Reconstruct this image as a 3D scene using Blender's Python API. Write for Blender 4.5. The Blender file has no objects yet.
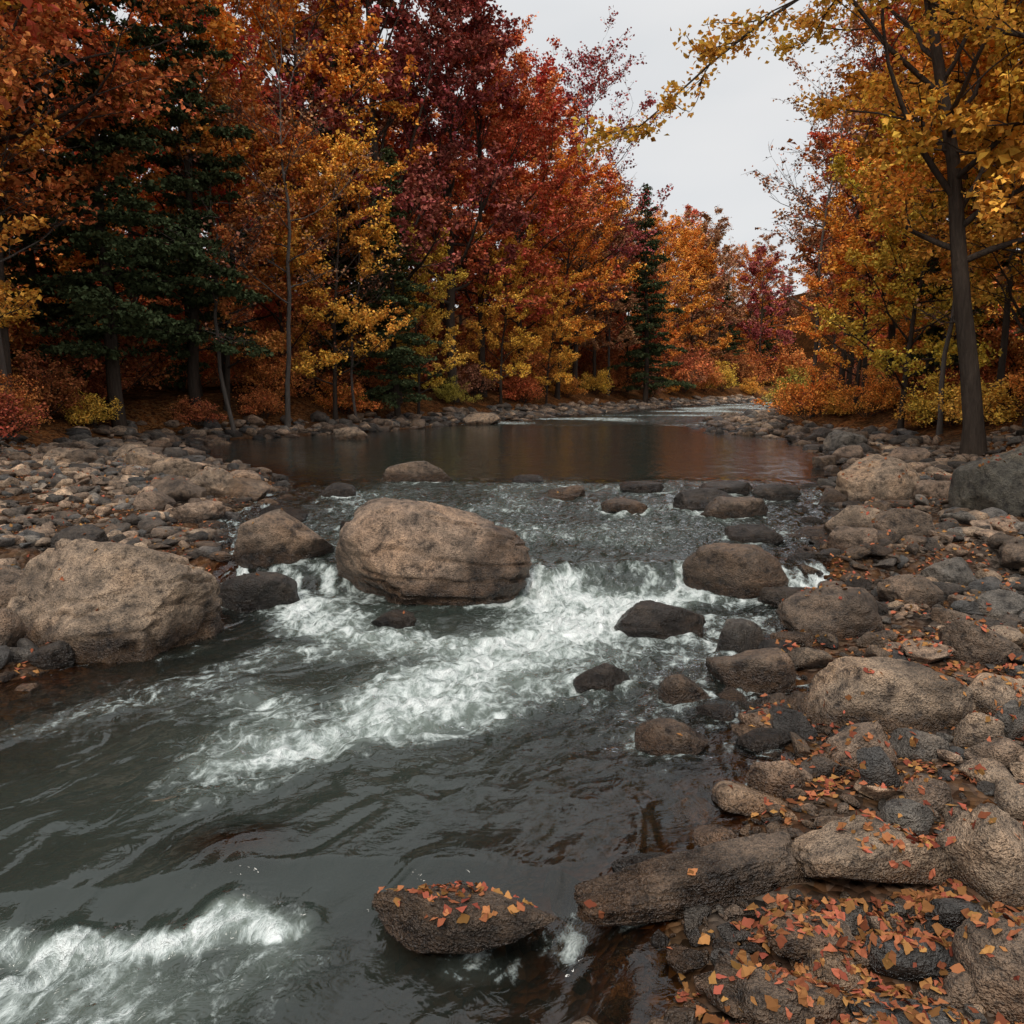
import bpy, math, bmesh
import numpy as np
from mathutils import Vector
np.seterr(all='ignore')
scene=bpy.context.scene
rng=np.random.default_rng(7)

# ------------------------------------------------------------------ noise
def _h(ix,iy,iz,s):
    n=(ix.astype(np.int64)*374761393+iy.astype(np.int64)*668265263+iz.astype(np.int64)*1440662683+s*974634777)&0xFFFFFFFF
    n=((n^(n>>13))*1274126177)&0xFFFFFFFF
    n=n^(n>>16)
    return n/2147483648.0-1.0
def noise2(x,y,s=0):
    ix=np.floor(x);iy=np.floor(y);fx=x-ix;fy=y-iy
    ux=fx*fx*(3-2*fx);uy=fy*fy*(3-2*fy);z=np.zeros_like(ix)
    a=_h(ix,iy,z,s);b=_h(ix+1,iy,z,s);c=_h(ix,iy+1,z,s);d=_h(ix+1,iy+1,z,s)
    return (a*(1-ux)+b*ux)*(1-uy)+(c*(1-ux)+d*ux)*uy
def fbm2(x,y,o=4,s=0,g=.5):
    r=0;a=1;t=0
    for i in range(o):
        r=r+a*noise2(x*2**i+17.3*i,y*2**i-9.1*i,s+i);t+=a;a*=g
    return r/t
def noise3(p,s=0):
    i=np.floor(p);f=p-i;u=f*f*(3-2*f);r=0
    for dx in (0,1):
        for dy in (0,1):
            for dz in (0,1):
                w=(u[:,0] if dx else 1-u[:,0])*(u[:,1] if dy else 1-u[:,1])*(u[:,2] if dz else 1-u[:,2])
                r=r+w*_h(i[:,0]+dx,i[:,1]+dy,i[:,2]+dz,s)
    return r
def fbm3(p,o=4,s=0,g=.5):
    r=0;a=1;t=0
    for i in range(o):
        r=r+a*noise3(p*2**i+7.7*i,s+i);t+=a;a*=g
    return r/t
def ss(x,a,b):
    t=np.clip((x-a)/(b-a),0,1);return t*t*(3-2*t)

# ------------------------------------------------------------------ valley layout
XL=[(-8,-9),(1,-7.5),(3,-6.2),(4.5,-4.8),(5.5,-3.9),(6.5,-3.3),(8,-3.0),(9,-3.4),(11,-4.3),(13.7,-4.2),(16,-5.2),(19,-8),(22,-9.4),(25,-9.6),(31,-4.6),(43,2.6),(56,10.5),(70,21),(90,38),(120,70)]
XR=[(-8,-.5),(1,.3),(2.2,.6),(3.3,1.1),(4,1.5),(4.7,1.85),(6.4,2.6),(8.2,3.4),(11.1,4.8),(15,6.1),(20,8.4),(26,9.4),(30,7.8),(38,9.5),(47,14.5),(60,21.5),(70,29.5),(90,48),(120,82)]
WZ=[(-8,-.3),(2.2,-.27),(3.18,-.23),(3.48,-.04),(4.2,0),(7.6,.02),(8.1,.05),(8.5,.28),(11,.34),(15,.42),(30,.45),(60,.6),(120,.9),(400,3)]
WZR=[(-8,-.3),(1.5,-.16),(2.6,-.10),(3.3,-.04),(4.2,0)]+WZ[5:]
XC=[(-8,-6),(1,-3.5),(2.5,-2.2),(4,-1.3),(6,-.2),(8.5,.6),(12,.7),(16,1.2),(25,3),(40,7),(60,15.5),(90,41),(120,75)]
WLN=[(-8,5),(15,6),(19,3),(23,2.2),(120,2.5)]
WRN=[(-8,4),(8,4.5),(16,3.2),(22,2.5),(120,2.5)]
def I(y,t): return np.interp(y,[a for a,b in t],[b for a,b in t])
def yfall(x,y): return y+ss(y,6.5,8)*(.22*noise2(x*.9,y*0,5)+.12*noise2(x*2.7,y*0,6))
def ylip(x,y): return .08*noise2(x*1.3,y*0,8)+.24*ss(-x,1.3,2.4)
def W(x,y):
    yy=yfall(x,y)+ss(-y,-4.2,-3.4)*ylip(x,y); k=ss(x,.15,.6)
    return I(yy,WZ)*(1-k)+I(yy,WZR)*k
def shores(y):
    return I(y,XL)+.25*noise2(y*.9,y*0,31)+.12*noise2(y*2.5,y*0,32), I(y,XR)+.22*noise2(y*1.0,y*0,41)+.12*noise2(y*2.9,y*0,42)
def G(x,y):
    xl,xr=shores(y); w=W(x,y)
    dl=xl-x; dr=x-xr
    inside=np.minimum(-dl,-dr)
    bed=w-np.minimum(.5,.22*np.maximum(inside,0)) 
    def prof(d,wd,top):
        return .03+.07*np.minimum(d,wd)+np.minimum(.35*np.maximum(d-wd,0),top)+.04*np.maximum(d-wd-3,0)
    zl=w+prof(np.maximum(dl,0),I(y,WLN),1.0)
    zr=w+prof(np.maximum(dr,0),I(y,WRN),1.0)
    t=ss(inside,-.15,.15)
    out=np.where(dl>dr,zl,zr)
    far=ss(y,95,150)*6+ss(y,150,420)*25 + ss(np.abs(x),60,260)*25
    z=out*(1-t)+bed*t
    z=z+ .05*fbm2(x*1.3,y*1.3,3,3)*ss(-inside,-.6,.6)+.22*fbm2(x*.25,y*.25,2,9)*ss(-inside,1.5,6)+.03*fbm2(x*5,y*5,2,12)
    return z+far*ss(-inside,0,20)
def g1(x,y): return float(G(np.array([float(x)]),np.array([float(y)]))[0])
def w1(x,y): return float(W(np.array([float(x)]),np.array([float(y)]))[0])

# ------------------------------------------------------------------ mesh helpers
def mesh_from(name,V,F4=None,F3=None,smooth=True,mats=None,midx=None):
    me=bpy.data.meshes.new(name)
    V=np.asarray(V,dtype=np.float32)
    n4=0 if F4 is None else len(F4); n3=0 if F3 is None else len(F3)
    me.vertices.add(len(V)); me.vertices.foreach_set('co',V.ravel())
    loops=[];
    if n4: loops.append(np.asarray(F4,dtype=np.int32).ravel())
    if n3: loops.append(np.asarray(F3,dtype=np.int32).ravel())
    L=np.concatenate(loops); me.loops.add(len(L)); me.loops.foreach_set('vertex_index',L)
    me.polygons.add(n4+n3)
    st=np.concatenate([np.arange(n4)*4, n4*4+np.arange(n3)*3]).astype(np.int32)
    me.polygons.foreach_set('loop_start',st)
    me.update(calc_edges=True)
    me.polygons.foreach_set('use_smooth',np.full(n4+n3,smooth))
    if mats:
        for m in mats: me.materials.append(m)
    if midx is not None: me.polygons.foreach_set('material_index',np.asarray(midx,dtype=np.int32))
    me.update()
    return me
def add_attr(me,name,data,kind='FLOAT'):
    a=me.attributes.new(name,kind,'POINT'); d=np.asarray(data,dtype=np.float32)
    a.data.foreach_set({'FLOAT':'value','FLOAT_VECTOR':'vector','FLOAT_COLOR':'color'}[kind],d.ravel())
def add_obj(name,me,loc=(0,0,0),rot=(0,0,0),scale=(1,1,1),parent=None,color=None):
    o=bpy.data.objects.new(name,me); scene.collection.objects.link(o)
    o.location=loc;o.rotation_euler=rot;o.scale=scale
    if parent: o.parent=parent
    if color: o.color=(*color,1)
    return o
def gridfaces(nr,nc):
    i=np.arange(nr-1)[:,None]*nc+np.arange(nc-1)[None,:]
    return np.stack([i,i+1,i+nc+1,i+nc],-1).reshape(-1,4)

# ------------------------------------------------------------------ material helpers
class NT:
    def __init__(s,name):
        s.m=bpy.data.materials.new(name); s.m.use_nodes=True; s.t=s.m.node_tree; s.t.nodes.clear()
        s.out=s.n('ShaderNodeOutputMaterial')
    def n(s,t,**k):
        nd=s.t.nodes.new(t)
        for a,b in k.items():
            if a=='inp':
                for q,v in b.items():
                    if isinstance(v,bpy.types.NodeSocket): s.t.links.new(v,nd.inputs[q])
                    else: nd.inputs[q].default_value=v
            else: setattr(nd,a,b)
        return nd
    def l(s,a,b): s.t.links.new(a,b)
    def noise(s,vec,scale,detail=4,rough=.5,dist=0):
        return s.n('ShaderNodeTexNoise',inp={'Vector':vec,'Scale':scale,'Detail':detail,'Roughness':rough,'Distortion':dist}).outputs['Fac']
    def mr(s,v,a,b,c,d,smooth=False):
        return s.n('ShaderNodeMapRange',interpolation_type='SMOOTHSTEP' if smooth else 'LINEAR',inp={0:v,1:a,2:b,3:c,4:d}).outputs[0]
    def math(s,op,a,b=0.0,cl=False):
        return s.n('ShaderNodeMath',operation=op,use_clamp=cl,inp={0:a,1:b}).outputs[0]
    def mix(s,f,a,b,bt='MIX'):
        nd=s.n('ShaderNodeMix',data_type='RGBA',blend_type=bt)
        for i,v in ((0,f),(6,a),(7,b)):
            if isinstance(v,bpy.types.NodeSocket): s.l(v,nd.inputs[i])
            else: nd.inputs[i].default_value=v if i==0 else ((*v,1) if len(v)==3 else v)
        return nd.outputs[2]
    def ramp(s,f,stops):
        nd=s.n('ShaderNodeValToRGB'); s.l(f,nd.inputs[0]); e=nd.color_ramp.elements
        while len(e)<len(stops): e.new(.5)
        for k,(p,c) in enumerate(stops): e[k].position=p; e[k].color=(*c,1)
        return nd.outputs[0]
    def attr(s,name,o='Fac'): return s.n('ShaderNodeAttribute',attribute_name=name).outputs[o]
    def bump(s,h,strength,dist,normal=None):
        nd=s.n('ShaderNodeBump',inp={'Height':h,'Strength':strength,'Distance':dist})
        if normal: s.l(normal,nd.inputs['Normal'])
        return nd.outputs[0]

def rock_mat():
    m=NT('rock_surface'); geo=m.n('ShaderNodeNewGeometry').outputs['Position']
    col=m.attr('rc','Color'); wet=m.n('ShaderNodeAttribute',attribute_name='rc').outputs['Alpha']
    n1=m.noise(geo,1.9,2,.65); n2=m.noise(geo,9,5,.75); n3=m.noise(geo,80,1,.7)
    c=m.mix(1,col,m.ramp(n1,[(.3,(.42,.41,.40)),(.5,(1,1,1)),(.7,(1.4,1.28,1.16))]),'MULTIPLY')
    c=m.mix(1,c,m.ramp(n2,[(.35,(.2,.18,.17)),(.46,(.88,.87,.86)),(.64,(1.6,1.56,1.52))]),'MULTIPLY')
    c=m.mix(m.mr(n3,.53,.66,0,.65),c,(.04,.034,.028))
    wc=m.mix(1,c,(.32,.28,.25),'MULTIPLY')
    c=m.mix(wet,c,wc)
    r=m.mr(wet,0,1,.75,.16)
    h=m.math('ADD',n2,m.math('MULTIPLY',n3,.3))
    b=m.bump(h,1.0,.11)
    p=m.n('ShaderNodeBsdfPrincipled',inp={'Base Color':c,'Roughness':r,'Normal':b})
    m.l(p.outputs[0],m.out.inputs[0]); return m.m
ROCK=rock_mat()

def ground_mat():
    m=NT('bank_ground'); geo=m.n('ShaderNodeNewGeometry').outputs['Position']
    lit=m.attr('litter')
    v=m.n('ShaderNodeTexVoronoi',inp={'Vector':geo,'Scale':13.0,'Randomness':1.0})
    vc=m.n('ShaderNodeSeparateColor',inp={0:v.outputs['Color']}).outputs[0]
    leaf=m.ramp(vc,[(0,(.05,.022,.01)),(.3,(.13,.05,.02)),(.55,(.24,.088,.028)),(.8,(.32,.14,.045)),(1,(.17,.1,.05))])
    n=m.noise(geo,.8,2,.6)
    leaf=m.mix(m.mr(n,.38,.62,0,.7),leaf,(.03,.02,.012))
    leaf=m.mix(m.attr('deepwood_shade'),leaf,m.mix(1,leaf,(.25,.22,.2),'MULTIPLY'))  # dim forest interior painted in: litter colour darkened deep in the woods
    v2=m.n('ShaderNodeTexVoronoi',inp={'Vector':geo,'Scale':20.0})
    pc=m.n('ShaderNodeSeparateColor',inp={0:v2.outputs['Color']}).outputs[0]
    peb=m.ramp(pc,[(0,(.015,.012,.01)),(.4,(.04,.031,.025)),(.75,(.08,.062,.05)),(1,(.12,.095,.075))])
    peb=m.mix(m.mr(n,.42,.56,0,.5),peb,leaf)
    sw=m.attr('submerged')
    peb=m.mix(sw,peb,m.mix(1,peb,(.95,.74,.5),'MULTIPLY'))
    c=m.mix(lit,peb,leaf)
    b=m.bump(m.math('MULTIPLY',v2.outputs['Distance'],-1.0),.9,.06)
    p=m.n('ShaderNodeBsdfDiffuse',inp={'Color':c,'Normal':b})
    m.l(p.outputs[0],m.out.inputs[0]); return m.m

def water_mat():
    m=NT('river_water')
    fc=m.attr('flow','Vector'); foam=m.attr('foam'); dep=m.attr('depth'); turb=m.attr('turb')
    geo=m.n('ShaderNodeNewGeometry').outputs['Position']
    def sc(v,x,y,z=1): return m.n('ShaderNodeVectorMath',operation='MULTIPLY',inp={0:v,1:(x,y,z)}).outputs[0]
    nA=m.noise(sc(fc,2.6,1.7),1.0,2,.45,.9)
    nB=m.noise(sc(geo,8,11),1.0,3,.62,.8)
    nC=m.noise(sc(geo,3,9),1.0,2,.55)
    h=m.math('ADD',m.math('MULTIPLY',nA,m.mr(turb,0,.4,.1,1.0)),m.math('MULTIPLY',nB,m.mr(turb,.15,.9,.03,.55)))
    h=m.math('ADD',h,m.math('MULTIPLY',nC,.04))
    b=m.bump(h,1.0,.14)
    d1=m.noise(sc(fc,4.2,3.0),1.0,4,.66,.9)
    wv=m.n('ShaderNodeTexNoise',inp={'Vector':geo,'Scale':5.0,'Detail':1.0}).outputs['Color']
    wg=m.n('ShaderNodeVectorMath',operation='ADD',inp={0:sc(geo,1.25,1,1),1:sc(wv,.22,.22,.22)}).outputs[0]
    d2=m.noise(wg,26.0,3,.7)
    vo=m.n('ShaderNodeTexVoronoi',inp={'Vector':wg,'Scale':11.0}).outputs['Distance']
    lace=m.mr(vo,.1,.75,.30,.72)
    d=m.math('ADD',m.math('ADD',m.math('MULTIPLY',d1,.50),m.math('MULTIPLY',d2,.26)),m.math('MULTIPLY',lace,.24))
    f0=m.math('ADD',foam,m.math('MULTIPLY',m.math('SUBTRACT',d,.5),3.9))
    f=m.mr(f0,.36,1.0,0,1,True)
    f=m.math('MULTIPLY',f,m.mr(foam,.05,.28,0,1,True))
    deep=m.mix(m.mr(foam,.1,.8,0,1,True),(.022,.028,.023),(.13,.155,.135))
    body=m.n('ShaderNodeBsdfDiffuse',inp={'Color':deep})
    tr=m.n('ShaderNodeBsdfTransparent',inp={'Color':(.66,.52,.34,1)})
    body=m.n('ShaderNodeMixShader',inp={0:m.mr(dep,.04,.50,.02,1),1:tr.outputs[0],2:body.outputs[0]})
    fr=m.n('ShaderNodeFresnel',inp={'IOR':1.37,'Normal':b}).outputs[0]
    gl=m.n('ShaderNodeBsdfGlossy',inp={'Color':(.97,.98,1,1),'Roughness':.07,'Normal':b})
    w=m.n('ShaderNodeMixShader',inp={0:fr,1:body.outputs[0],2:gl.outputs[0]})
    fb=m.bump(d,1.0,.16)
    foam_shade=m.mix(m.mr(f0,.7,1.5,0,1),(.44,.49,.47),(.84,.86,.84))  # occlusion-like shading painted into the foam: grey where thin, white where dense
    fo=m.n('ShaderNodeBsdfDiffuse',inp={'Color':foam_shade,'Normal':fb})
    x=m.n('ShaderNodeMixShader',inp={0:f,1:w.outputs[0],2:fo.outputs[0]})
    m.l(x.outputs[0],m.out.inputs[0]); return m.m

def leaf_mat(name,trans=.35,h0=.474,h1=.528):
    m=NT(name); oi=m.n('ShaderNodeObjectInfo'); lv=m.attr('lv')
    hue=m.math('ADD',m.mr(lv,0,1,h0,h1),m.mr(oi.outputs['Random'],0,1,-.006,.008))
    val=m.mr(m.n('ShaderNodeMath',operation='FRACT',inp={0:m.math('MULTIPLY',lv,17.3)}).outputs[0],0,1,.42,1.4)
    hs=m.n('ShaderNodeHueSaturation',inp={'Hue':hue,'Saturation':1.0,'Value':val,'Color':oi.outputs['Color']}).outputs[0]
    d=m.n('ShaderNodeBsdfDiffuse',inp={'Color':hs})
    if trans>0:
        t=m.n('ShaderNodeBsdfTranslucent',inp={'Color':hs})
        d=m.n('ShaderNodeMixShader',inp={0:trans,1:d.outputs[0],2:t.outputs[0]})
    m.l(d.outputs[0],m.out.inputs[0]); return m.m
LEAF=leaf_mat('autumn_foliage',0); LEAFT=leaf_mat('backlit_foliage',.35,.465,.542); NEEDLE=leaf_mat('conifer_foliage',0,.48,.51); DEADLEAF=leaf_mat('fallen_leaf',0,.472,.528)

def bark_mat(name,c1,c2):
    m=NT(name); tc=m.n('ShaderNodeTexCoord').outputs['Object']
    v=m.n('ShaderNodeVectorMath',operation='MULTIPLY',inp={0:tc,1:(9,9,1.6)}).outputs[0]
    n=m.noise(v,1.6,4,.65,.6)
    c=m.mix(n,c1,c2)
    p=m.n('ShaderNodeBsdfDiffuse',inp={'Color':c,'Normal':m.bump(n,.9,.06)})
    m.l(p.outputs[0],m.out.inputs[0]); return m.m
BARK=bark_mat('dark_bark',(.015,.012,.01),(.11,.085,.068))
BARKL=bark_mat('grey_bark',(.04,.034,.03),(.17,.145,.125))

# ------------------------------------------------------------------ ground
def sinh_axis(lo,hi,n,k):
    a=np.arcsinh(lo/k);b=np.arcsinh(hi/k); return k*np.sinh(np.linspace(a,b,n))
gx=sinh_axis(-300,300,560,3.0); gy=sinh_axis(-22,600,680,5.0)
X,Y=np.meshgrid(gx,gy); Xf=X.ravel();Yf=Y.ravel()
Z=G(Xf,Yf); xl,xr=shores(Yf)
dout=np.maximum(xl-Xf,Xf-xr); wd=np.where(xl-Xf>Xf-xr,I(Yf,WLN),I(Yf,WRN))
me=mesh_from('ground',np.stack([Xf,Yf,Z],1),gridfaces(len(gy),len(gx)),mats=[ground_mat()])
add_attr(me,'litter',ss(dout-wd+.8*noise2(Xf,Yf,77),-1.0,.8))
add_attr(me,'deepwood_shade',ss(dout-wd,3,9))  # painted shade mask, growing with distance behind the bank
add_attr(me,'submerged',ss(-dout,-.15,.1))
ground=add_obj('ground',me)

# ------------------------------------------------------------------ rocks
ICO={}
def ico(k):
    if k not in ICO:
        bm=bmesh.new(); bmesh.ops.create_icosphere(bm,subdivisions=k,radius=1)
        V=np.array([v.co[:] for v in bm.verts]);F=np.array([[v.index for v in f.verts] for f in bm.faces]); bm.free()
        V/=np.linalg.norm(V,axis=1)[:,None]; ICO[k]=(V,F)
    return ICO[k]
def rock_shape(k,seed,box=2.7,cuts=7,amp=.10,soft=.9,cmin=.62,cmax=.9):
    V,F=ico(k); r=np.random.default_rng(seed)
    P=V/((np.abs(V)**box).sum(1)**(1/box))[:,None]
    P/=np.abs(P).max()
    for i in range(cuts):
        n=r.normal(size=3); n/=np.linalg.norm(n); o=r.uniform(cmin,cmax)
        d=P@n-o; P=P-np.maximum(d,0)[:,None]*n*soft
    off=r.uniform(-50,50,3)
    P=P*(1+amp*fbm3(P*1.3+off,3,seed))[:,None]
    if k>=4:
        P=P*(1+.07*fbm3(P*2.6+off,5,seed+9,.55))[:,None]
        rd=1-np.abs(fbm3(P*np.array([1.5,1.5,3.5])+off,3,seed+19)); P=P*(1-.06*np.clip(rd-.88,0,1)/.12)[:,None]
    P/=np.abs(P).max(0)
    return P,F
PAL=dict(tan=(.31,.225,.155),pink=(.285,.20,.14),brown=(.18,.127,.088),grey=(.15,.132,.112),dark=(.08,.064,.051),slate=(.09,.085,.08),moss=(.11,.10,.078),olive=(.2,.12,.05))
BOULD=[]
def boulder(name,x,y,w,h,col='tan',wetall=0.,skew=0.,yaw=0.,seed=1,box=2.7,cuts=6,k=5,D=None,H=None,amp=.13,cmin=.58,tilt=0,z=None,wetb=.24,ring=True,wetx=None):
    t=math.hypot(y,2.2); sp=2.2/t
    D=D or min(.75*w,.85*h/sp); H=H or max(math.sqrt(max(h*h-(.6*D*sp)**2,.01*h*h)),.4*h)
    yc=y+.42*D
    P,F=rock_shape(k,seed,box,cuts,amp,cmin=cmin)
    P=P.copy(); P[:,2]=np.where(P[:,2]>0,P[:,2]*(1-skew*P[:,0]),P[:,2])
    P[:,2]/=P[:,2].max(); U=P.copy()
    P*=np.array([w/2,D/2,H*.85])
    c,s=math.cos(tilt),math.sin(tilt); P=P@np.array([[c,0,s],[0,1,0],[-s,0,c]])
    c,s=math.cos(yaw),math.sin(yaw); P=P@np.array([[c,s,0],[-s,c,0],[0,0,1]])
    if z is None: z=max(w1(x,yc),g1(x,yc))
    cz=z+.15*H
    wl=w1(x,y)
    me=mesh_from(name,P,None,F,mats=[ROCK])
    a=np.array(PAL[col]); wz=P[:,2]+cz-wl
    wet=1-ss(wz+.07*noise3(P*4,seed),wetb*.35,wetb)
    if wetall: wet=np.maximum(wet,min(wetall,1)*np.clip(.75+.5*noise3(P*3,seed+3),0,1))
    if wetx is not None: wet=np.maximum(wet,.75*ss(U[:,0]-U[:,2]*.4+.25*noise3(P*2.5,seed+4),wetx,wetx+.35))
    add_attr(me,'rc',np.concatenate([np.tile(a,(len(P),1)),wet[:,None]],1),'FLOAT_COLOR')
    add_obj(name,me,(x,yc,cz))
    BOULD.append((x,yc,w/2,D/2,H,ring))
B=lambda *a,**k: boulder('river_boulder',*a,**k)
S=lambda *a,**k: boulder('stone_slab',*a,**k)
B(-3.42,6.15,1.78,1.02,'tan',skew=.30,seed=11,box=2.6,D=1.3,H=.93,tilt=.18,cuts=5,k=6,yaw=-.1,amp=.1,cmin=.7,wetb=.34)
B(-.80,7.70,2.14,.90,'pink',skew=.36,seed=23,box=2.35,D=1.45,H=.80,cuts=5,k=6,wetb=.38,wetx=.15,cmin=.72,amp=.1)
B(-2.61,8.57,1.15,.55,'brown',skew=.15,seed=31,yaw=.2)
B(-2.54,7.48,.78,.34,'dark',wetall=1,seed=41)
B(2.36,7.86,1.1,.49,'brown',wetall=.7,seed=51,skew=.05,H=.42)
B(1.31,6.69,.87,.26,'dark',wetall=1,seed=61,skew=-.1,box=3)
B(.68,5.51,.46,.16,'dark',wetall=1,seed=71)
B(1.22,5.24,.37,.19,'brown',wetall=.7,seed=81)
B(.98,4.50,.48,.19,'brown',wetall=.8,seed=91,box=2.3,H=.13)
B(1.79,5.51,.66,.26,'brown',wetall=.3,seed=101,skew=-.1)
B(2.79,6.52,.9,.38,'brown',wetall=.3,seed=111,yaw=.3,skew=-.2)
B(2.44,4.68,1.06,.44,'tan',seed=121,box=3.0,D=.62,H=.34,amp=.06,cmin=.75)
B(2.00,4.18,.4,.25,'pink',seed=131)
B(1.43,3.97,.30,.19,'pink',wetall=.1,seed=141)
B(1.55,4.5,.38,.12,'dark',wetall=.9,seed=151)
B(-.21,3.0,.82,.24,'brown',wetall=1,seed=161,box=3,D=.34,H=.13,skew=.1,z=-.10)
S(.86,3.12,1.2,.26,'brown',wetall=.35,seed=173,box=4.5,D=.27,H=.17,skew=-.55,yaw=.20,cuts=4,cmin=.72,z=.0,k=6,amp=.07)
S(1.62,3.12,.74,.25,'tan',seed=183,box=4.2,D=.34,H=.14,cuts=4,cmin=.72,z=.11,amp=.07)
B(2.10,3.03,.46,.38,'tan',seed=191,D=.42,H=.32)
S(1.18,2.76,.36,.15,'brown',wetall=.3,seed=201,box=3.8,D=.2,H=.09,z=.02)
S(1.49,2.64,.36,.13,'slate',wetall=.2,seed=211,box=3.6,D=.19,H=.09,z=.03)
B(1.64,2.52,.16,.12,'brown',seed=221,k=4)
B(1.80,2.40,.33,.36,'brown',seed=231,D=.42,H=.26)
S(1.0,2.45,.42,.12,'brown',wetall=.6,seed=234,D=.26,H=.10,box=3.4)
B(5.67,12.0,1.46,.73,'tan',seed=241,D=1.1,H=.66,box=2.4)
B(6.55,10.2,1.1,.95,'moss',seed=251,D=1.1,H=.95,wetall=.25)
B(3.16,11,1.0,.35,'brown',wetall=.5,seed=261,H=.26)
B(2.9,11.6,1.0,.3,'dark',wetall=.9,seed=271)
B(1.69,11.5,.73,.18,'brown',wetall=.8,seed=281)
B(.89,12.8,.65,.2,'brown',wetall=.8,seed=291)
B(-1.8,14.6,1.4,.37,'brown',wetall=.25,seed=301,skew=-.2)
B(-2.87,12.8,.65,.22,'dark',wetall=.6,seed=311)
B(-4.90,12.36,.9,.42,'tan',seed=321);B(-4.44,12.88,.7,.38,'pink',seed=331);B(-7.11,15.15,.8,.38,'tan',seed=341)
B(-4.34,10.58,.76,.26,'pink',seed=351);B(-4.55,6.84,.6,.42,'brown',seed=361);B(-4.2,6.0,.5,.36,'brown',seed=371,wetall=.3)
B(-3.66,5.91,.4,.17,'dark',wetall=.6,seed=381);B(3.97,8.89,.6,.26,'pink',seed=391);B(4.67,9.17,.75,.38,'brown',seed=401)
B(8.54,20.08,1.1,.58,'grey',seed=411);B(-5.20,25.6,1.2,.4,'tan',seed=421);B(3.86,7.29,.6,.3,'brown',seed=431)
B(4.57,7.8,.64,.32,'grey',seed=441);B(2.76,4.36,.3,.2,'tan',seed=451);B(2.99,4.46,.27,.22,'grey',seed=461)
B(1.93,3.51,.26,.16,'grey',seed=471);B(-1.11,7.0,.46,.13,'dark',wetall=1,seed=481);B(2.77,7.55,.6,.2,'dark',wetall=.8,seed=491)
B(3.58,5.71,.62,.3,'brown',seed=501);S(1.96,3.9,.2,.24,'slate',wetall=.3,seed=521,tilt=.5);S(1.81,2.91,.26,.12,'slate',seed=531)
B(-1.38,34.6,1.8,.5,'tan',seed=541);B(-4.74,8.44,.68,.27,'dark',wetall=.4,seed=551);B(-6.0,13.9,.9,.36,'tan',seed=561)
B(-1.36,3.46,.66,.2,'olive',wetall=.8,seed=571,D=.42,H=.10,z=-.105,ring=False)
for a in [(3.0,9.5,.7,.2,601),(2.3,13.4,.9,.16,607),(3.7,13.2,1.0,.2,613),(-2.0,10.2,.55,.12,619),(4.3,12.6,.8,.24,625),(-3.2,10.8,.7,.2,631),(.3,14.6,.6,.12,637),(3.3,7.1,.5,.2,643),(2.2,6.1,.4,.14,649),(1.35,4.95,.28,.1,655)]:
    B(a[0],a[1],a[2],a[3],'dark',wetall=1,seed=a[4],k=4,box=3.0)
NKEY=len(BOULD)
for i in range(44):
    side=i%2; y=rng.uniform(8,19) if i<28 else rng.uniform(4,8)
    xl_,xr_=I(y,XL),I(y,XR); x=(xr_+rng.uniform(-.8,3)) if side or y<6 else (xl_-rng.uniform(-.5,4.5))
    w=rng.uniform(.35,.95)*(1 if y>8 else .6)
    B(x,y,w,w*rng.uniform(.3,.5),['tan','brown','pink','grey','dark'][rng.integers(5)],seed=700+i*3,k=4,yaw=rng.uniform(-.5,.5),wetall=.8 if (xl_<x<xr_) else 0,box=3.0,cuts=9,cmin=.5)

def clear_of(pts):
    # keep loose stones off the tops of the key boulders and slabs
    ok=np.ones(len(pts),bool)
    for (bx,by,ra,rb,H,rg) in BOULD[:NKEY]:
        ok&=((pts[:,0]-bx)/(ra*.95))**2+((pts[:,1]-by)/(rb*1.05))**2>1
    return pts[ok]
def cobbles(name,pts,lo,hi,p,k,seed,bright=1.,dampk=.75):
    pts=clear_of(pts); sizes=lo+(hi-lo)*np.random.default_rng(seed+7).random(len(pts))**p
    protos=[rock_shape(k,seed+i,3.2,9,.14,1.0,cmin=.42)[0] for i in range(20)]; F=ico(k)[1]; n=len(protos[0])
    N=len(pts); r=np.random.default_rng(seed)
    VV=np.empty((N,n,3),np.float32); C=np.empty((N,n,4),np.float32)
    zz=G(pts[:,0],pts[:,1]); ww=W(pts[:,0],pts[:,1]); sl,sr=shores(pts[:,1]); do=np.maximum(sl-pts[:,0],pts[:,0]-sr)
    cols=np.array([PAL[c] for c in ['tan','pink','brown','grey','dark','slate','brown','tan','dark','brown']])
    for i in range(N):
        P=protos[r.integers(20)]*sizes[i]*.5*np.array([1,r.uniform(.45,.95),r.uniform(.25,.65)])
        a=r.uniform(0,6.28);b=r.normal()*.28;c,s=math.cos(a),math.sin(a);cb,sb=math.cos(b),math.sin(b)
        P=P@np.array([[1,0,0],[0,cb,sb],[0,-sb,cb]])@np.array([[c,s,0],[-s,c,0],[0,0,1]])
        z0=zz[i]+sizes[i]*.08
        VV[i]=P+np.array([pts[i,0],pts[i,1],z0])
        col=cols[r.integers(10)]*r.uniform(.5,1.3)*(1 if r.random()<.85 else 1.35)*bright
        damp=dampk*(1-ss(do[i],.25,1.3))*(r.random()<.75)
        C[i,:,:3]=col; C[i,:,3]=np.maximum(1-ss(VV[i,:,2]-ww[i],.04,.14),damp)
    FF=(F[None]+(np.arange(N)*n)[:,None,None]).reshape(-1,3)
    me=mesh_from(name,VV.reshape(-1,3),None,FF,mats=[ROCK]); add_attr(me,'rc',C.reshape(-1,4),'FLOAT_COLOR')
    add_obj(name,me)
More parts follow.
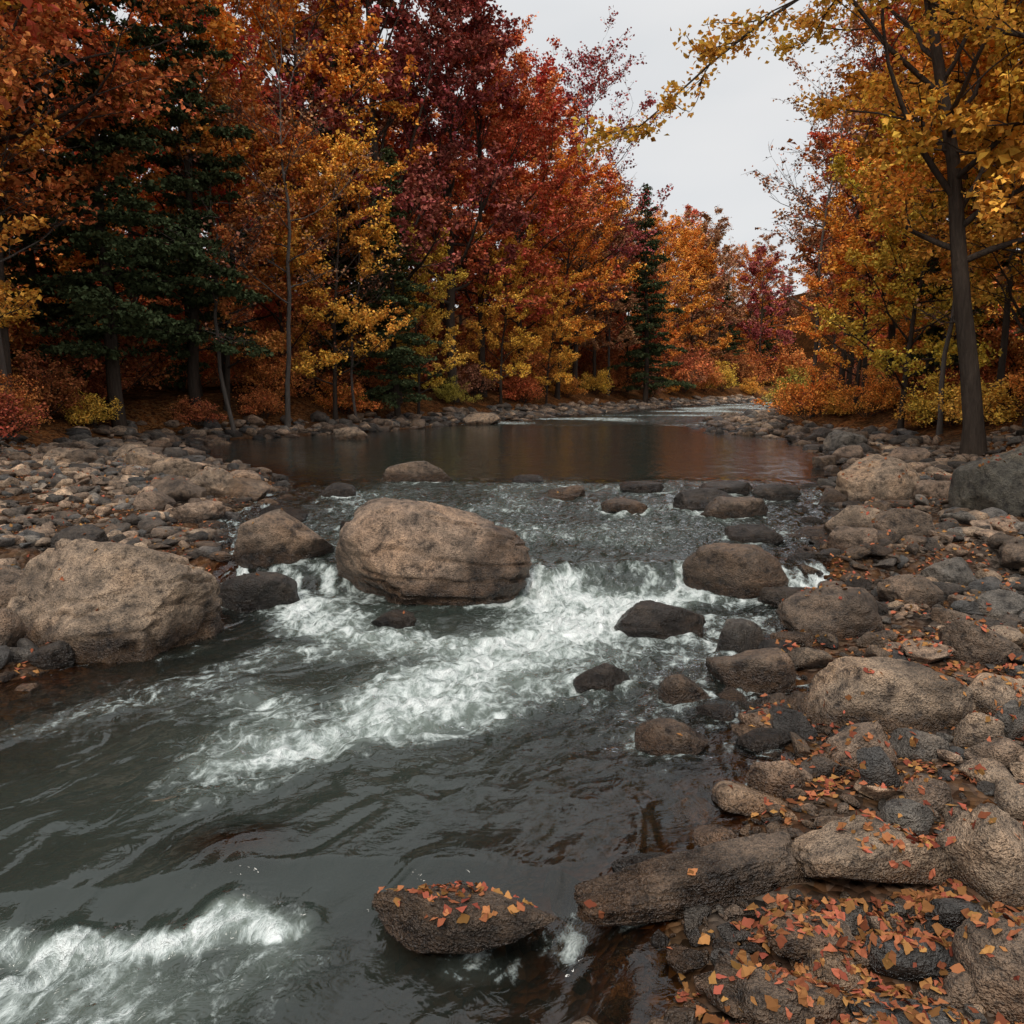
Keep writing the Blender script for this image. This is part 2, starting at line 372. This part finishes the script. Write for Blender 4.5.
def bank_pts(n,y0,y1,side,din,dout,seed,pw=1.0):
    r=np.random.default_rng(seed); y=y0+(y1-y0)*r.random(n)**pw
    xl,xr=shores(y); d=r.uniform(-din,dout,n)
    return np.stack([xr+d if side>0 else xl-d,y],1)
r0=np.random.default_rng(5)
cobbles('cobble_bed',np.concatenate([bank_pts(2600,1.2,9,1,.45,3.8,1),bank_pts(1100,1.5,3.8,1,.5,1.6,15)]),.03,.15,2.2,2,100,1.1)
cobbles('cobble_bed',bank_pts(640,1.2,9.5,1,.7,3.8,14),.14,.42,1.8,3,150,1.1)
cobbles('cobble_bed',bank_pts(1500,9,20,1,.9,4.2,2),.07,.5,2.6,2,200,1.1)
cobbles('cobble_bed',bank_pts(3900,5.5,19,-1,1.1,5.8,3),.07,.45,2.6,2,230,1.4,.5)
cobbles('cobble_bed',np.concatenate([bank_pts(1300,19,60,1,.6,2.8,4),bank_pts(2300,18,75,-1,.6,3.0,6),bank_pts(400,60,95,1,.3,3,7)]),.2,.9,2.2,1,300,1.3)
gp=np.stack([r0.uniform(4.5,9,260),r0.uniform(28,34,260)],1); gp=gp[(gp[:,0]>4.5+(np.abs(gp[:,1]-31)*.6))]
cobbles('cobble_bed',np.concatenate([gp,np.stack([r0.uniform(-.5,4.5,90),r0.uniform(9.6,13.5,90)],1)]),.25,.8,1.5,2,400)

# ------------------------------------------------------------------ water
ry=np.concatenate([np.linspace(-6,1.4,60),np.linspace(1.42,12,640),np.exp(np.linspace(math.log(12.03),math.log(118),260))])
nc=620; u=np.linspace(0,1,nc)
xl=I(ry,XL)-1.6;xr=I(ry,XR)+1.6
X=(xl[:,None]+(xr-xl)[:,None]*u[None]).ravel(); Y=np.repeat(ry,nc)
Wz=W(X,Y); T=X-I(Y,XC); Sx=Y.copy()
wx=.35*fbm2(X*.7,Y*.7,3,51); wy=.5*fbm2(X*.6+5,Y*.6,3,52)
T2=T+wx; S2=Sx+wy+.25*T
foam=np.zeros_like(X)
def band(pts,amp):
    global foam
    best=np.zeros_like(X)
    qx=X+.25*fbm2(X*1.6,Y*1.6,2,91); qy=Y+.25*fbm2(X*1.6,Y*1.6,2,92)
    for (x0,y0,r_0,a0),(x1,y1,r_1,a1) in zip(pts[:-1],pts[1:]):
        dx,dy=x1-x0,y1-y0; t=np.clip(((qx-x0)*dx+(qy-y0)*dy)/(dx*dx+dy*dy),0,1)
        d=np.hypot(qx-x0-t*dx,qy-y0-t*dy); rr=r_0+(r_1-r_0)*t
        best=np.maximum(best,np.exp(-(d/rr)**2)*(a0+(a1-a0)*t))
    foam=np.maximum(foam,best*amp)
band([(.2,7.85,.35,.95),(.7,7.7,.5,1),(1.5,7.85,.45,.95),(2.0,8.0,.25,.7)],1)
band([(1.2,7.4,.6,.95),(.45,6.95,.7,1),(-.1,6.2,.65,.92),(-.5,5.5,.6,.85),(-1.0,4.95,.5,.78),(-1.4,4.6,.4,.7),(-1.9,4.3,.3,.48)],1)
band([(-2.4,7.9,.25,.9),(-2.0,7.5,.45,1),(-1.6,7.05,.45,.85),(-.9,6.6,.45,.65),(-.2,6.5,.4,.7)],.98)
band([(-.5,5.6,.5,.7),(.3,5.7,.5,.6),(.9,6.3,.5,.58),(1.9,7.1,.4,.55)],.88)
band([(2.9,8.0,.25,.9),(3.2,7.8,.3,.6),(2.4,7.2,.35,.55),(1.9,6.5,.3,.5)],.9)
band([(-2.1,5.4,.3,.38),(-1.5,5.0,.4,.6),(-1.3,4.5,.35,.5),(-1.7,4.1,.3,.38)],.88)
band([(-3.1,5.0,.35,.33),(-2.2,5.9,.4,.40),(-1.3,6.6,.4,.45)],.9)
foam=np.maximum(foam,.35*ss(Y+.5*X,4.2,5.6)*(1-ss(Y,8,9))*np.clip(.55+.9*noise2(X*1.3,Y*1.0,67),0,1.1))
yl=yfall(X,Y)
strand=ss(noise2(X*5+.8*noise2(X*2,Y*3,58),Y*1.6+3,61)+.5*noise2(X*13,Y*4,60),-.5,.6)
foam=np.maximum(foam,(ss(yl,7.8,8.1)*(1-ss(yl,8.3,8.65)))*(.15+.75*strand)*(X>-3)*(X<3.6))
y2=Y+ylip(X,Y)
foam=np.maximum(foam,.80*np.exp(-((y2-3.24+.07*noise2(X*4,Y*4,69))/.08)**2)*ss(-X,.75,1.05)*(1-.4*ss(-X,1.7,2.3)))
foam=np.maximum(foam,.48*ss(-y2,-3.3,-3.15)*ss(y2,2.2,3.0)*ss(-X,.5,1.1)*np.clip(.55+1.1*noise2(X*2.2,Y*2.2,63),0,1))
foam=np.maximum(foam,np.exp(-((Y-3.1)/.10)**2-((X-.24)/.07)**2)*.7)
foam=np.maximum(foam,.30*ss(Y,8.8,9.5)*(1-ss(Y,14,16))*np.clip(.6+.9*noise2(X*1.2,Y*1.0,64),0,1))
foam=np.maximum(foam,.6*ss(Y,32,36)*(1-ss(Y,90,115))*np.clip(.45+1.2*noise2(X*.4,Y*.5,65),0,1))
turb=np.clip(foam*1.0+.34*ss(Y,3.6,5)*(1-ss(Y,8.3,9))*(.5+.5*ss(X,-2,0))+.55*(ss(Y,8.5,9)*(1-ss(Y,13.5,15.5)))+.20*(1-ss(Y,3.5,5)),0,1)
turb=np.maximum(turb,.5*ss(Y,32,38))
pil=np.zeros_like(X)
for (bx,by,ra,rb,H,rg) in BOULD:
    if by>17 or not rg: continue
    d=np.hypot((X-bx)/ra,(Y-by)/rb); e=(d-1)*min(ra,rb)
    ring=np.exp(-(np.maximum(e,0)/.07)**2)
    foam=np.maximum(foam,ring*np.clip(.18+.75*turb,0,.85)*(Y<by+rb)*np.clip(.6+noise2(X*5,Y*5,66),0,1))
    wake=np.exp(-((X-bx+ (by-Y)*.35)/(ra*.6))**2)*ss(-Y,-by,-by+rb)*np.exp(-np.maximum(by-rb-Y,0)/.6)
    foam=np.maximum(foam,wake*turb*.75)
    pil+=.03*np.exp(-((X-bx)/ra)**2-((Y-by-rb*1.1)/.2)**2)
hz=.006*fbm2(T2*2.2,S2*1.6,3,71)
r1=1-np.abs(fbm2(T2*2.2+wx*3,S2*1.6,3,72)); r2=1-np.abs(fbm2(X*5.5+wy*3,Y*5.5+wx*3,3,73))
hz=hz+turb*(.12*(r1-.75)+.065*(r2-.75)*ss(turb,.2,.5)+.035*fbm2(X*9,Y*9,2,74)*ss(turb,.2,.5))+pil*turb
hz+=(.055*(1-ss(Y,3.8,6.5))*fbm2(T2*1.6,S2*1.0,2,75)+.03*ss(Y,3.6,4.4)*(1-ss(Y,6,8))*ss(X,-2.2,-.3)*(1-np.abs(fbm2(X*3.5+wx*2,Y*4.5+wy*2,3,76))-.75))
hz+=.05*np.exp(-((X+1.36)/.28)**2-((Y-3.6)/.2)**2)
lodge=1/(1+np.maximum(Y-30,0)*.02)
Zw=Wz+hz*lodge
me=mesh_from('river_water',np.stack([X,Y,Zw],1),gridfaces(len(ry),nc),mats=[water_mat()])
dep=Zw-G(X,Y); dep=dep*(1-.9*np.exp(-((X+1.36)/.32)**2-((Y-3.60)/.19)**2))
add_attr(me,'foam',foam);add_attr(me,'turb',turb);add_attr(me,'depth',dep)
add_attr(me,'flow',np.stack([T2,S2,X*0],1),'FLOAT_VECTOR')
water=add_obj('river_water',me)

# ------------------------------------------------------------------ fallen leaves
LS=np.array([(0,-.5,0),(.22,-.32,.05),(.42,-.05,.12),(.24,.12,.04),(.20,.3,.05),(0,.55,-.02),(-.2,.3,.05),(-.24,.12,.04),(-.42,-.05,.12),(-.22,-.32,.05)])
LFc=np.array([[0,1,9],[1,8,9],[1,2,3],[1,3,7],[1,7,8],[3,4,6],[3,6,7],[4,5,6]])
bpy.context.view_layer.update(); dg=bpy.context.evaluated_depsgraph_get()
r=np.random.default_rng(99)
cand=[]
def addc(x0,x1,y0,y1,n): cand.append(np.stack([r.uniform(x0,x1,n),r.uniform(y0,y1,n)],1))
cand.append(bank_pts(14000,1.4,6.5,1,.25,3.2,11)); cand.append(bank_pts(10000,6.5,14,1,.3,5,12)); cand.append(bank_pts(10000,5.5,17,-1,.3,6,13))
addc(-.6,.2,2.9,3.3,260); addc(.2,1.5,2.9,3.4,500); addc(.6,1.9,2.2,3.3,3200)
for (bx,by,ra,rb,H,rg) in BOULD[:54]:
    n=int(8+30*ra*rb); a=r.uniform(0,6.28,n);q=np.sqrt(r.random(n)); cand.append(np.stack([bx+ra*q*np.cos(a),by+rb*q*np.sin(a)],1))
cand=np.concatenate(cand)
VV=[]
dn=fbm2(cand[:,0]*2.4,cand[:,1]*2.4,3,81)+r.normal(size=len(cand))*.12
for i,(x,y) in enumerate(cand):
    if dn[i]<-.02: continue
    ok,loc,nor,idx,ob,_=scene.ray_cast(dg,Vector((x,y,6)),Vector((0,0,-1)))
    if not ok or ob.name.startswith('river_water') or nor.z<.45: continue
    if ob.name.startswith('river_boulder') and r.random()<.75 and not (-.7<x<.3 and y<3.4): continue
    if ob.name.startswith('stone_slab') and r.random()<.6: continue
    if ob.name.startswith('cobble') and r.random()<.55: continue
    s_=r.uniform(.026,.064); nn=nor+Vector(r.normal(size=3)*.4); nn.normalize()
    q=nn.to_track_quat('Z','Y').to_matrix(); a=r.uniform(0,6.28); c,s=math.cos(a),math.sin(a)
    P=LS*np.array([s_*r.uniform(.5,1.1),s_,s_*r.uniform(-.8,2.4)])
    P=P@np.array([[c,s,0],[-s,c,0],[0,0,1]])@np.array(q).T
    VV.append(P+np.array(loc)+np.array(nn)*.008)
N=len(VV); VV=np.concatenate(VV); FF=(LFc[None]+(np.arange(N)*10)[:,None,None]).reshape(-1,3)
me=mesh_from('fallen_leaves',VV,None,FF,mats=[DEADLEAF],smooth=False); add_attr(me,'lv',np.repeat(r.random(N),10))
add_obj('fallen_leaves',me,color=(.29,.112,.048))

# ------------------------------------------------------------------ trees
def tube(path,rad,sides):
    path=np.asarray(path);n=len(path); tn=np.gradient(path,axis=0); tn/=np.linalg.norm(tn,axis=1)[:,None]+1e-9
    ref=np.array([0,0,1.]) if abs(tn[0,2])<.8 else np.array([1.,0,0])
    a=np.cross(tn,ref); a/=np.linalg.norm(a,axis=1)[:,None]+1e-9; b=np.cross(tn,a)
    th=np.linspace(0,2*math.pi,sides,endpoint=False)
    V=path[:,None]+np.asarray(rad)[:,None,None]*(np.cos(th)[None,:,None]*a[:,None]+np.sin(th)[None,:,None]*b[:,None])
    i=np.arange(n-1)[:,None]*sides+np.arange(sides)[None]; j=np.arange(n-1)[:,None]*sides+(np.arange(sides)+1)[None]%sides
    return V.reshape(-1,3),np.stack([i,j,j+sides,i+sides],-1).reshape(-1,4)
class TB:
    def __init__(s): s.V=[];s.F=[];s.n=0;s.tw=[]
    def add(s,p,r,k):
        V,F=tube(p,r,k); s.V.append(V);s.F.append(F+s.n);s.n+=len(V)
def unit(v): return v/(np.linalg.norm(v)+1e-9)
def grow(r,p0,d,L,n,up,wob):
    pts=[p0];d=unit(d)
    for i in range(n-1):
        d=unit(d+np.array([0,0,up])+r.normal(size=3)*wob); pts.append(pts[-1]+d*L/(n-1))
    return np.array(pts)
def limb(tb,r,path,rad,nsec,L,sidelen=.5,nt=4):
    k=len(path); tb.add(path,np.linspace(rad,rad*.2,k),6)
    for j in range(nsec):
        s=.22+.78*(j+r.random())/nsec; f=s*(k-1);i=min(int(f),k-2); p=path[i]+(path[i+1]-path[i])*(f-i)
        t=unit(path[i+1]-path[i]); side=unit(np.cross(t,[0,0,1])+1e-6)*(1 if j%2 else -1)
        d=t*.75+side*r.uniform(.5,1.1)+np.array([0,0,r.uniform(-.15,.4)])
        l2=L*sidelen*(1.15-.65*s)*r.uniform(.7,1.25)
        q=grow(r,p,d,l2,5,.05,.16); tb.add(q,np.linspace(rad*.35*(1.1-s*.6),.008,5),4)
        for m in range(nt):
            f=(.25+.75*(m+r.random())/nt)*4;i=min(int(f),3);p2=q[i]+(q[i+1]-q[i])*(f-i)
            d2=unit(q[i+1]-q[i])+r.normal(size=3)*.65*np.array([1,1,.5])
            w=grow(r,p2,d2,l2*r.uniform(.25,.5)+.15,4,.0,.2)
            tb.add(w,np.linspace(.010,.004,4),3); tb.tw.append(w)
        tb.tw.append(q[2:])
def leaves_on(r,tw,N,size,spread,flat=.55):
    L=np.array([np.linalg.norm(w[-1]-w[0])+.1 for w in tw])
    wgt=L*np.clip(r.lognormal(0,.85,len(L)),.04,4); wgt/=wgt.sum()
    idx=r.choice(len(tw),N,p=wgt); t=r.random(N)**.8
    P0=np.array([w[0] for w in tw])[idx];P1=np.array([w[-1] for w in tw])[idx]
    P=P0+(P1-P0)*t[:,None]+r.normal(size=(N,3))*spread*np.array([1,1,.6])
    nrm=r.normal(size=(N,3))*flat; nrm[:,2]+=1; nrm/=np.linalg.norm(nrm,axis=1)[:,None]
    a=r.normal(size=(N,3)); a-=nrm*(a*nrm).sum(1)[:,None]; a/=np.linalg.norm(a,axis=1)[:,None]; b=np.cross(nrm,a)
    s=size*r.uniform(.65,1.25,N)[:,None]
    V=np.stack([P-a*s*.5,P+b*s*.42+nrm*s*.12,P+a*s*.55-nrm*s*.08,P-b*s*.42+nrm*s*.12],1).reshape(-1,3)
    F=np.arange(N*4).reshape(-1,4)
    dr=np.clip(.5+.9*fbm3(P*.28+r.uniform(-9,9,3),2,3),0,1)
    lv=np.repeat(np.clip(.4*r.random(N)+.2*r.random(len(tw))[idx]+.4*dr,0,1),4)
    return V,F,lv
def finish(tb,r,name,N,size,spread,bark,leafm,flat=.55):
    V=np.concatenate(tb.V);F=np.concatenate(tb.F);nb=len(F);lv=np.zeros(len(V))
    if N:
        LV,LF,ll=leaves_on(r,tb.tw,N,size,spread,flat); F=np.concatenate([F,LF+len(V)]);V=np.concatenate([V,LV]);lv=np.concatenate([lv,ll])
    mi=np.zeros(len(F),int);mi[nb:]=1
    me=mesh_from(name,V,F,mats=[bark,leafm],midx=mi); add_attr(me,'lv',lv)
    sm=np.ones(len(F),bool);sm[nb:]=False; me.polygons.foreach_set('use_smooth',sm)
    return me
def tree(name,seed,H,c0,R,nprim,N,size=.13,r0=.2,nsec=6,bark=BARK,spread=.13,trunk=None,bend=.25,nt=3,flat=.8,lm=LEAF):
    r=np.random.default_rng(seed);tb=TB()
    if trunk is None:
        n=14;z=np.linspace(-.4,H,n);w=np.cumsum(r.normal(size=(n,2))*bend*.35,0)*np.linspace(0,1,n)[:,None]
        trunk=np.stack([w[:,0],w[:,1],z],1)
    n=len(trunk);t=np.linspace(0,1,n); rad=r0*(1-t*.93)**.85; rad[0]*=1.5
    tb.add(trunk,rad,10)
    for i in range(nprim):
        s=c0+(1-c0)*(i+.5*r.random())/nprim; f=s*(n-1);k=min(int(f),n-2);p=trunk[k]+(trunk[k+1]-trunk[k])*(f-k)
        q=(s-c0)/(1-c0); L=R*((math.sin(math.pi*(.2+.66*q))**.6))*r.uniform(.5,1.35)+.3
        az=i*2.4+r.normal()*.5; el=math.radians(12+52*q+r.normal()*10)
        d=np.array([math.cos(az)*math.cos(el),math.sin(az)*math.cos(el),math.sin(el)])
        path=grow(r,p,d,L,8,.05,.14)
        limb(tb,r,path,max(.02,np.interp(s,t,rad)*.5),nsec,L,nt=nt)
    return finish(tb,r,name,N,size,spread,bark,lm,flat)
def hemlock(name,seed,H,R,N,r0=.22,c0=.12):
    r=np.random.default_rng(seed);tb=TB();n=12;z=np.linspace(-.4,H,n)
    trunk=np.stack([.05*r.normal(size=n),.05*r.normal(size=n),z],1);t=np.linspace(0,1,n);tb.add(trunk,r0*(1-t*.95),8)
    M=100
    for i in range(M):
        s=c0+(1-c0)*(i/M); L=R*(1-s)**.75*r.uniform(.4,1.3)+.15; az=i*2.4+r.normal()*.5
        p=np.array([0,0,s*H]); el=math.radians(8+20*s+r.normal()*7); d=np.array([math.cos(az)*math.cos(el),math.sin(az)*math.cos(el),math.sin(el)])
        path=grow(r,p,d,L,7,-.07,.06); tb.add(path,np.linspace(.035*(1-s)+.01,.006,7),4)
        for j in range(int(4+L*5)):
            f=(.1+.9*r.random())*6;k=min(int(f),5);q=path[k]+(path[k+1]-path[k])*(f-k)
            tt=unit(path[k+1]-path[k]);sd=unit(np.cross(tt,[0,0,1]))*(1 if j%2 else -1)
            w=grow(r,q,tt*.6+sd,L*.34*r.uniform(.5,1)*(1.2-f/8)+.1,3,-.14,.08); tb.tw.append(w)
    return finish(tb,r,name,N,.14,.09,BARK,NEEDLE,.8)
P_A=tree('autumn_maple_tree',1,17,.28,5.2,32,28000,.17,.24)
P_B=tree('autumn_maple_tree',2,15,.27,4.6,30,25000,.17,.2)
P_C=tree('autumn_maple_tree',3,18,.26,5.0,32,27000,.175,.25)
P_D=tree('autumn_maple_tree',4,12,.18,4.0,26,18000,.15,.14)
P_S=tree('autumn_maple_tree',14,17,.3,4.6,28,9000,.16,.17,nsec=6,nt=4)
P_F=tree('autumn_maple_tree',16,16,.2,4.6,30,38000,.115,.18,nt=4)
# lighter versions for the ranks behind and the far end of the valley
P_LA=tree('forest_tree',51,17,.2,5.0,26,8500,.30,.22,nsec=4,nt=2,spread=.2)
P_LC=tree('forest_tree',53,17,.2,4.8,26,8500,.30,.22,nsec=4,nt=2,spread=.2)
P_H=hemlock('hemlock_tree',5,17,3.2,36000); P_H2=hemlock('hemlock_tree',6,14,2.6,26000,.2,.08)
P_N=tree('bare_tree',7,13,.35,3.0,18,900,.12,.10,bark=BARKL,bend=.5,nt=3)
P_N2=tree('bare_tree',8,10,.3,2.4,14,500,.12,.07,bark=BARKL,bend=.7,nt=3)
def shrub(name,seed,H,R,N):
    r=np.random.default_rng(seed);tb=TB()
    for i in range(11):
        az=i*2.4;el=math.radians(r.uniform(35,85));d=np.array([math.cos(az)*math.cos(el),math.sin(az)*math.cos(el),math.sin(el)])
        path=grow(r,np.array([.1*math.cos(az),.1*math.sin(az),-.1]),d,H*r.uniform(.7,1.1),7,.02,.15); limb(tb,r,path,.02,6,H*.8,nt=3)
    return finish(tb,r,name,N,.085,.11,BARK,LEAF,.8)
P_U=shrub('autumn_shrub',21,2.2,1.6,5500);P_U2=shrub('autumn_shrub',22,1.5,1.3,4000)

RUST=(.66,.225,.075);ORANGE=(.9,.36,.08);YEL=(.88,.56,.1);GOLD=(.86,.45,.085);CRIM=(.37,.09,.085);RED=(.68,.17,.085);GRN=(.075,.098,.045);BRN=(.46,.22,.12);YG=(.6,.47,.1);DRUST=(.5,.165,.07)
rt=np.random.default_rng(33)
def place(me,x,y,s=1.,col=ORANGE,name=None,rz=None,parent=None,tilt=.04):
    c=tuple(np.clip(np.array(col)*rt.uniform(.85,1.12),0,.95))
    return add_obj(name or me.name.split('.')[0],me,(x,y,g1(x,y)-.05),(rt.normal()*tilt,rt.normal()*tilt,rt.uniform(0,6.28) if rz is None else rz),(s,s,s),parent,c)
for a in [(P_F,-11.8,13.0,.95,RUST),(P_A,-15.0,19.5,1.05,RUST),(P_D,-12.8,18.0,.9,GOLD),(P_A,-14.6,23,1.0,RUST),(P_H,-12.2,24.8,1.05,GRN),(P_H,-11.0,28,.95,GRN),
          (P_B,-11.8,30,1.05,ORANGE),(P_N,-8.0,28.5,1.0,BRN),(P_A,-8.8,35,1.0,ORANGE),(P_D,-7.0,31.8,.72,GOLD),(P_C,-5.4,37,1.12,CRIM),(P_C,-3.0,41,1.08,CRIM),(P_D,-4.2,36,.55,YEL),
          (P_A,-1.6,43.5,.9,RED),(P_B,.6,47,1.0,RED),(P_B,2.8,50,.82,ORANGE),(P_S,4.2,54,1.1,CRIM),(P_B,5.8,57,.72,BRN),(P_H2,9.6,57.5,1.08,GRN),(P_D,8.6,60,.72,RED),(P_A,13.2,70,.72,ORANGE),(P_B,17,76,.75,ORANGE),
          (P_S,20,82,.8,BRN),(P_A,27,93,.75,ORANGE),(P_H2,31,98,.8,GRN),(P_N2,-6.2,32,.95,BRN),(P_N,6.8,57,1.0,BRN),(P_N,11.4,66,.9,BRN),
          (P_S,-13.2,21,1.0,RUST),(P_D,-.6,43,.6,GOLD),(P_D,2.0,47,.5,GOLD),(P_D,11.8,65,.6,ORANGE),(P_D,-10.3,29.0,.8,RUST),(P_D,-9.2,32.5,.7,RUST),(P_H2,-7.6,38,1.1,GRN),(P_H2,-4.9,34.2,.8,GRN),(P_N,-12.6,20,.9,ORANGE),(P_N2,-9.2,26.6,1.1,BRN)]:
    place(*a)
for a in [(P_A,13.8,21,.95,ORANGE),(P_B,12.4,15.0,.9,GOLD),(P_D,11.9,24.5,.72,YEL),(P_B,14.4,27,.9,ORANGE),(P_D,12.6,29.5,.65,ORANGE),(P_A,16.4,35,.75,RED),(P_S,13.4,33,.8,BRN),(P_N,11.6,31,.9,BRN),
          (P_B,18.4,44,.75,ORANGE),(P_S,17.5,40,.72,RUST),(P_D,22,52,.75,RED),(P_A,27,60,.65,ORANGE),(P_B,33,68,.65,RUST),(P_H2,17,31,1.1,GRN),(P_A,42,80,.7,ORANGE),(P_D,12.6,19.5,.85,GOLD),(P_H,15.0,19,1.0,GRN),(P_N2,11.8,22,1.1,BRN),(P_N,14.5,24,1.1,BRN)]:
    place(*a)
df=bpy.data.objects.new('distant_forest',None); scene.collection.objects.link(df)
cols=[RUST,ORANGE,DRUST,RED,BRN,RUST,CRIM,RUST,BRN]
for y in np.arange(14,94,5):
    for k in range(2):
        x=I(y,XL)-8-k*6-rt.uniform(0,3); m=[P_LA,P_LC,P_LA,P_H2,P_LC][rt.integers(5)]; s=(1.0 if y<42 else .82)
        place(m,x-2*(k>0),y+rt.uniform(-2,2),rt.uniform(.85,1.1)*s,GRN if m is P_H2 else cols[rt.integers(9)],'forest_tree',parent=df)
        if k and y>30: continue
        x=I(y,XR)+(9 if y<45 else 7)+k*6.5+rt.uniform(0,3); m=[P_LA,P_LC,P_H2][rt.integers(3)]
        place(m,x,y+rt.uniform(-2,2),rt.uniform(.75,.95)*(1 if y<42 else .8),GRN if m is P_H2 else [ORANGE,GOLD,RUST,ORANGE][rt.integers(4)],'forest_tree',parent=df)
    for k in range(3):
        if y<23 and k<2: continue
        x=I(y,XL)-6-k*4-rt.uniform(0,3)
        place(P_U,x,y+rt.uniform(-2,2),rt.uniform(1.3,2.2),[DRUST,RUST,RUST,GOLD][rt.integers(4)],'forest_undergrowth',parent=df)
    place(P_U,I(y,XR)+rt.uniform(8,11),y+rt.uniform(-2,2),rt.uniform(1.3,2.2),[ORANGE,RUST,GOLD][rt.integers(3)],'forest_undergrowth',parent=df)
for k in range(32):
    x=12+k*3.0+rt.uniform(-1,1);y=rt.uniform(120,150)
    place([P_LA,P_LC,P_LA,P_H2][rt.integers(4)],x,y,rt.uniform(.75,1.0),cols[rt.integers(9)],'forest_tree',parent=df)
for k in range(22):
    x=-45+k*2.4+rt.uniform(-1,1);y=rt.uniform(46,70)+max(0,x+10)*.9
    if x>I(y,XL)-12: continue
    place([P_LA,P_LC][rt.integers(2)],x,y,rt.uniform(.9,1.1),cols[rt.integers(9)],'forest_tree',parent=df)
for y in np.concatenate([np.arange(9,34,1.7),np.arange(34,78,3)]):
    for sd in (-1,1):
        wd=float(I(y,WLN if sd<0 else WRN))+rt.uniform(.8,3.2)
        x=(I(y,XL)-wd) if sd<0 else (I(y,XR)+wd)
        place(P_U if rt.random()<.5 else P_U2,x,y+rt.uniform(-.6,.6),rt.uniform(.5,1.0)*(1 if y<34 else 1.2),[GOLD,YG,RUST,DRUST,ORANGE,BRN,YEL][rt.integers(7)],'autumn_shrub')
tr=np.array([[0,0,-.4],[-.1,0,.8],[-.3,0,2.],[-.55,.05,3.4],[-.75,.1,4.8],[-.95,.1,6.2],[-1.35,.1,7.8],[-1.8,0,9.4],[-2.2,0,11.2],[-2.3,.1,13],[-2.3,.1,15]])
me=tree('autumn_maple_tree',40,15,.35,5.0,26,26000,.12,.23,trunk=tr,lm=LEAFT)
add_obj('autumn_maple_tree',me,(10.25,17.6,g1(10.25,17.6)-.1),color=(.84,.42,.075))
r=np.random.default_rng(77);tb=TB()
tr=np.array([[0,0,-.4],[-.1,.1,1.5],[-.2,.2,3.2],[-.2,.25,5],[-.1,.3,7],[0,.2,9.5],[.1,.3,12]])
tb.add(tr,np.linspace(.22,.05,7),10)
for p,d,L,up in [((-.1,.3,6.3),(-1,.2,.38),7.3,-.085),((-.1,.3,7.1),(-1,-.1,.3),7.9,-.085),((-.1,.3,7.8),(-.9,.4,.2),7.0,-.06),((-.2,.25,5.7),(-.8,.5,.3),4.2,-.03),((0,.3,8.2),(-1,.1,.2),7.8,-.06),((0,.3,6),(.6,.6,.4),4,0),((0,.3,7),(.5,-.7,.4),4,0)]:
    path=grow(r,np.array(p),np.array(d),L,11,up,.09); limb(tb,r,path,.045,13,L*.5,sidelen=.38)
me=finish(tb,r,'overhanging_maple_tree',15000,.085,.10,BARK,LEAFT,.9)
add_obj('overhanging_maple_tree',me,(8.2,10.5,g1(8.2,10.5)),color=(.72,.40,.07))

# ------------------------------------------------------------------ light
el,az=math.radians(48),math.radians(200)
w=bpy.data.worlds.new('World'); scene.world=w; w.use_nodes=True; nt=w.node_tree; nt.nodes.clear()
def N_(t): return nt.nodes.new(t)
L=nt.links.new
sky=N_('ShaderNodeTexSky'); sky.sky_type='NISHITA'; sky.sun_disc=False; sky.sun_elevation=el; sky.sun_rotation=az
tc=N_('ShaderNodeTexCoord'); mp=N_('ShaderNodeMapping'); mp.inputs['Scale'].default_value=(1,1,3)
nz=N_('ShaderNodeTexNoise'); nz.inputs['Scale'].default_value=2.2; nz.inputs['Detail'].default_value=3
cr=N_('ShaderNodeValToRGB'); cr.color_ramp.elements[0].position=.3; cr.color_ramp.elements[1].position=.7
cr.color_ramp.elements[0].color=(.83,.86,.885,1); cr.color_ramp.elements[1].color=(1,.99,.98,1)
sx=N_('ShaderNodeSeparateXYZ'); mr=N_('ShaderNodeMapRange'); mr.interpolation_type='SMOOTHSTEP'
for i,v in ((1,.35),(2,1.0),(3,8.6),(4,23.0)): mr.inputs[i].default_value=v
sc=N_('ShaderNodeVectorMath'); sc.operation='SCALE'
mx=N_('ShaderNodeMix'); mx.data_type='RGBA'; mx.inputs[0].default_value=.92
bg=N_('ShaderNodeBackground'); bg.inputs[1].default_value=.1; wo=N_('ShaderNodeOutputWorld')
L(tc.outputs['Generated'],mp.inputs[0]);L(mp.outputs[0],nz.inputs['Vector']);L(nz.outputs['Fac'],cr.inputs[0]);L(cr.outputs[0],sc.inputs[0])
L(tc.outputs['Generated'],sx.inputs[0]);L(sx.outputs[2],mr.inputs[0]);L(mr.outputs[0],sc.inputs['Scale'])
L(sky.outputs[0],mx.inputs[6]);L(sc.outputs[0],mx.inputs[7]);L(mx.outputs[2],bg.inputs[0]);L(bg.outputs[0],wo.inputs[0])
sd=bpy.data.lights.new('sun','SUN'); sd.energy=1.4; sd.angle=math.radians(14); sd.color=(1,.92,.80)
so=bpy.data.objects.new('sun',sd); scene.collection.objects.link(so)
dirv=Vector((math.sin(az)*math.cos(el),math.cos(az)*math.cos(el),math.sin(el)))
so.rotation_euler=dirv.to_track_quat('Z','Y').to_euler(); so.location=(0,-10,30)
scene.view_settings.view_transform='Standard'; scene.view_settings.look='None'; scene.view_settings.exposure=0
cd=bpy.data.cameras.new('camera'); cd.lens=28; cd.sensor_width=36; cd.clip_end=2000; cd.clip_start=.05
co=bpy.data.objects.new('camera',cd); scene.collection.objects.link(co); co.location=(0,0,2.2); co.rotation_euler=(math.radians(90-9.1),0,0)
scene.camera=co
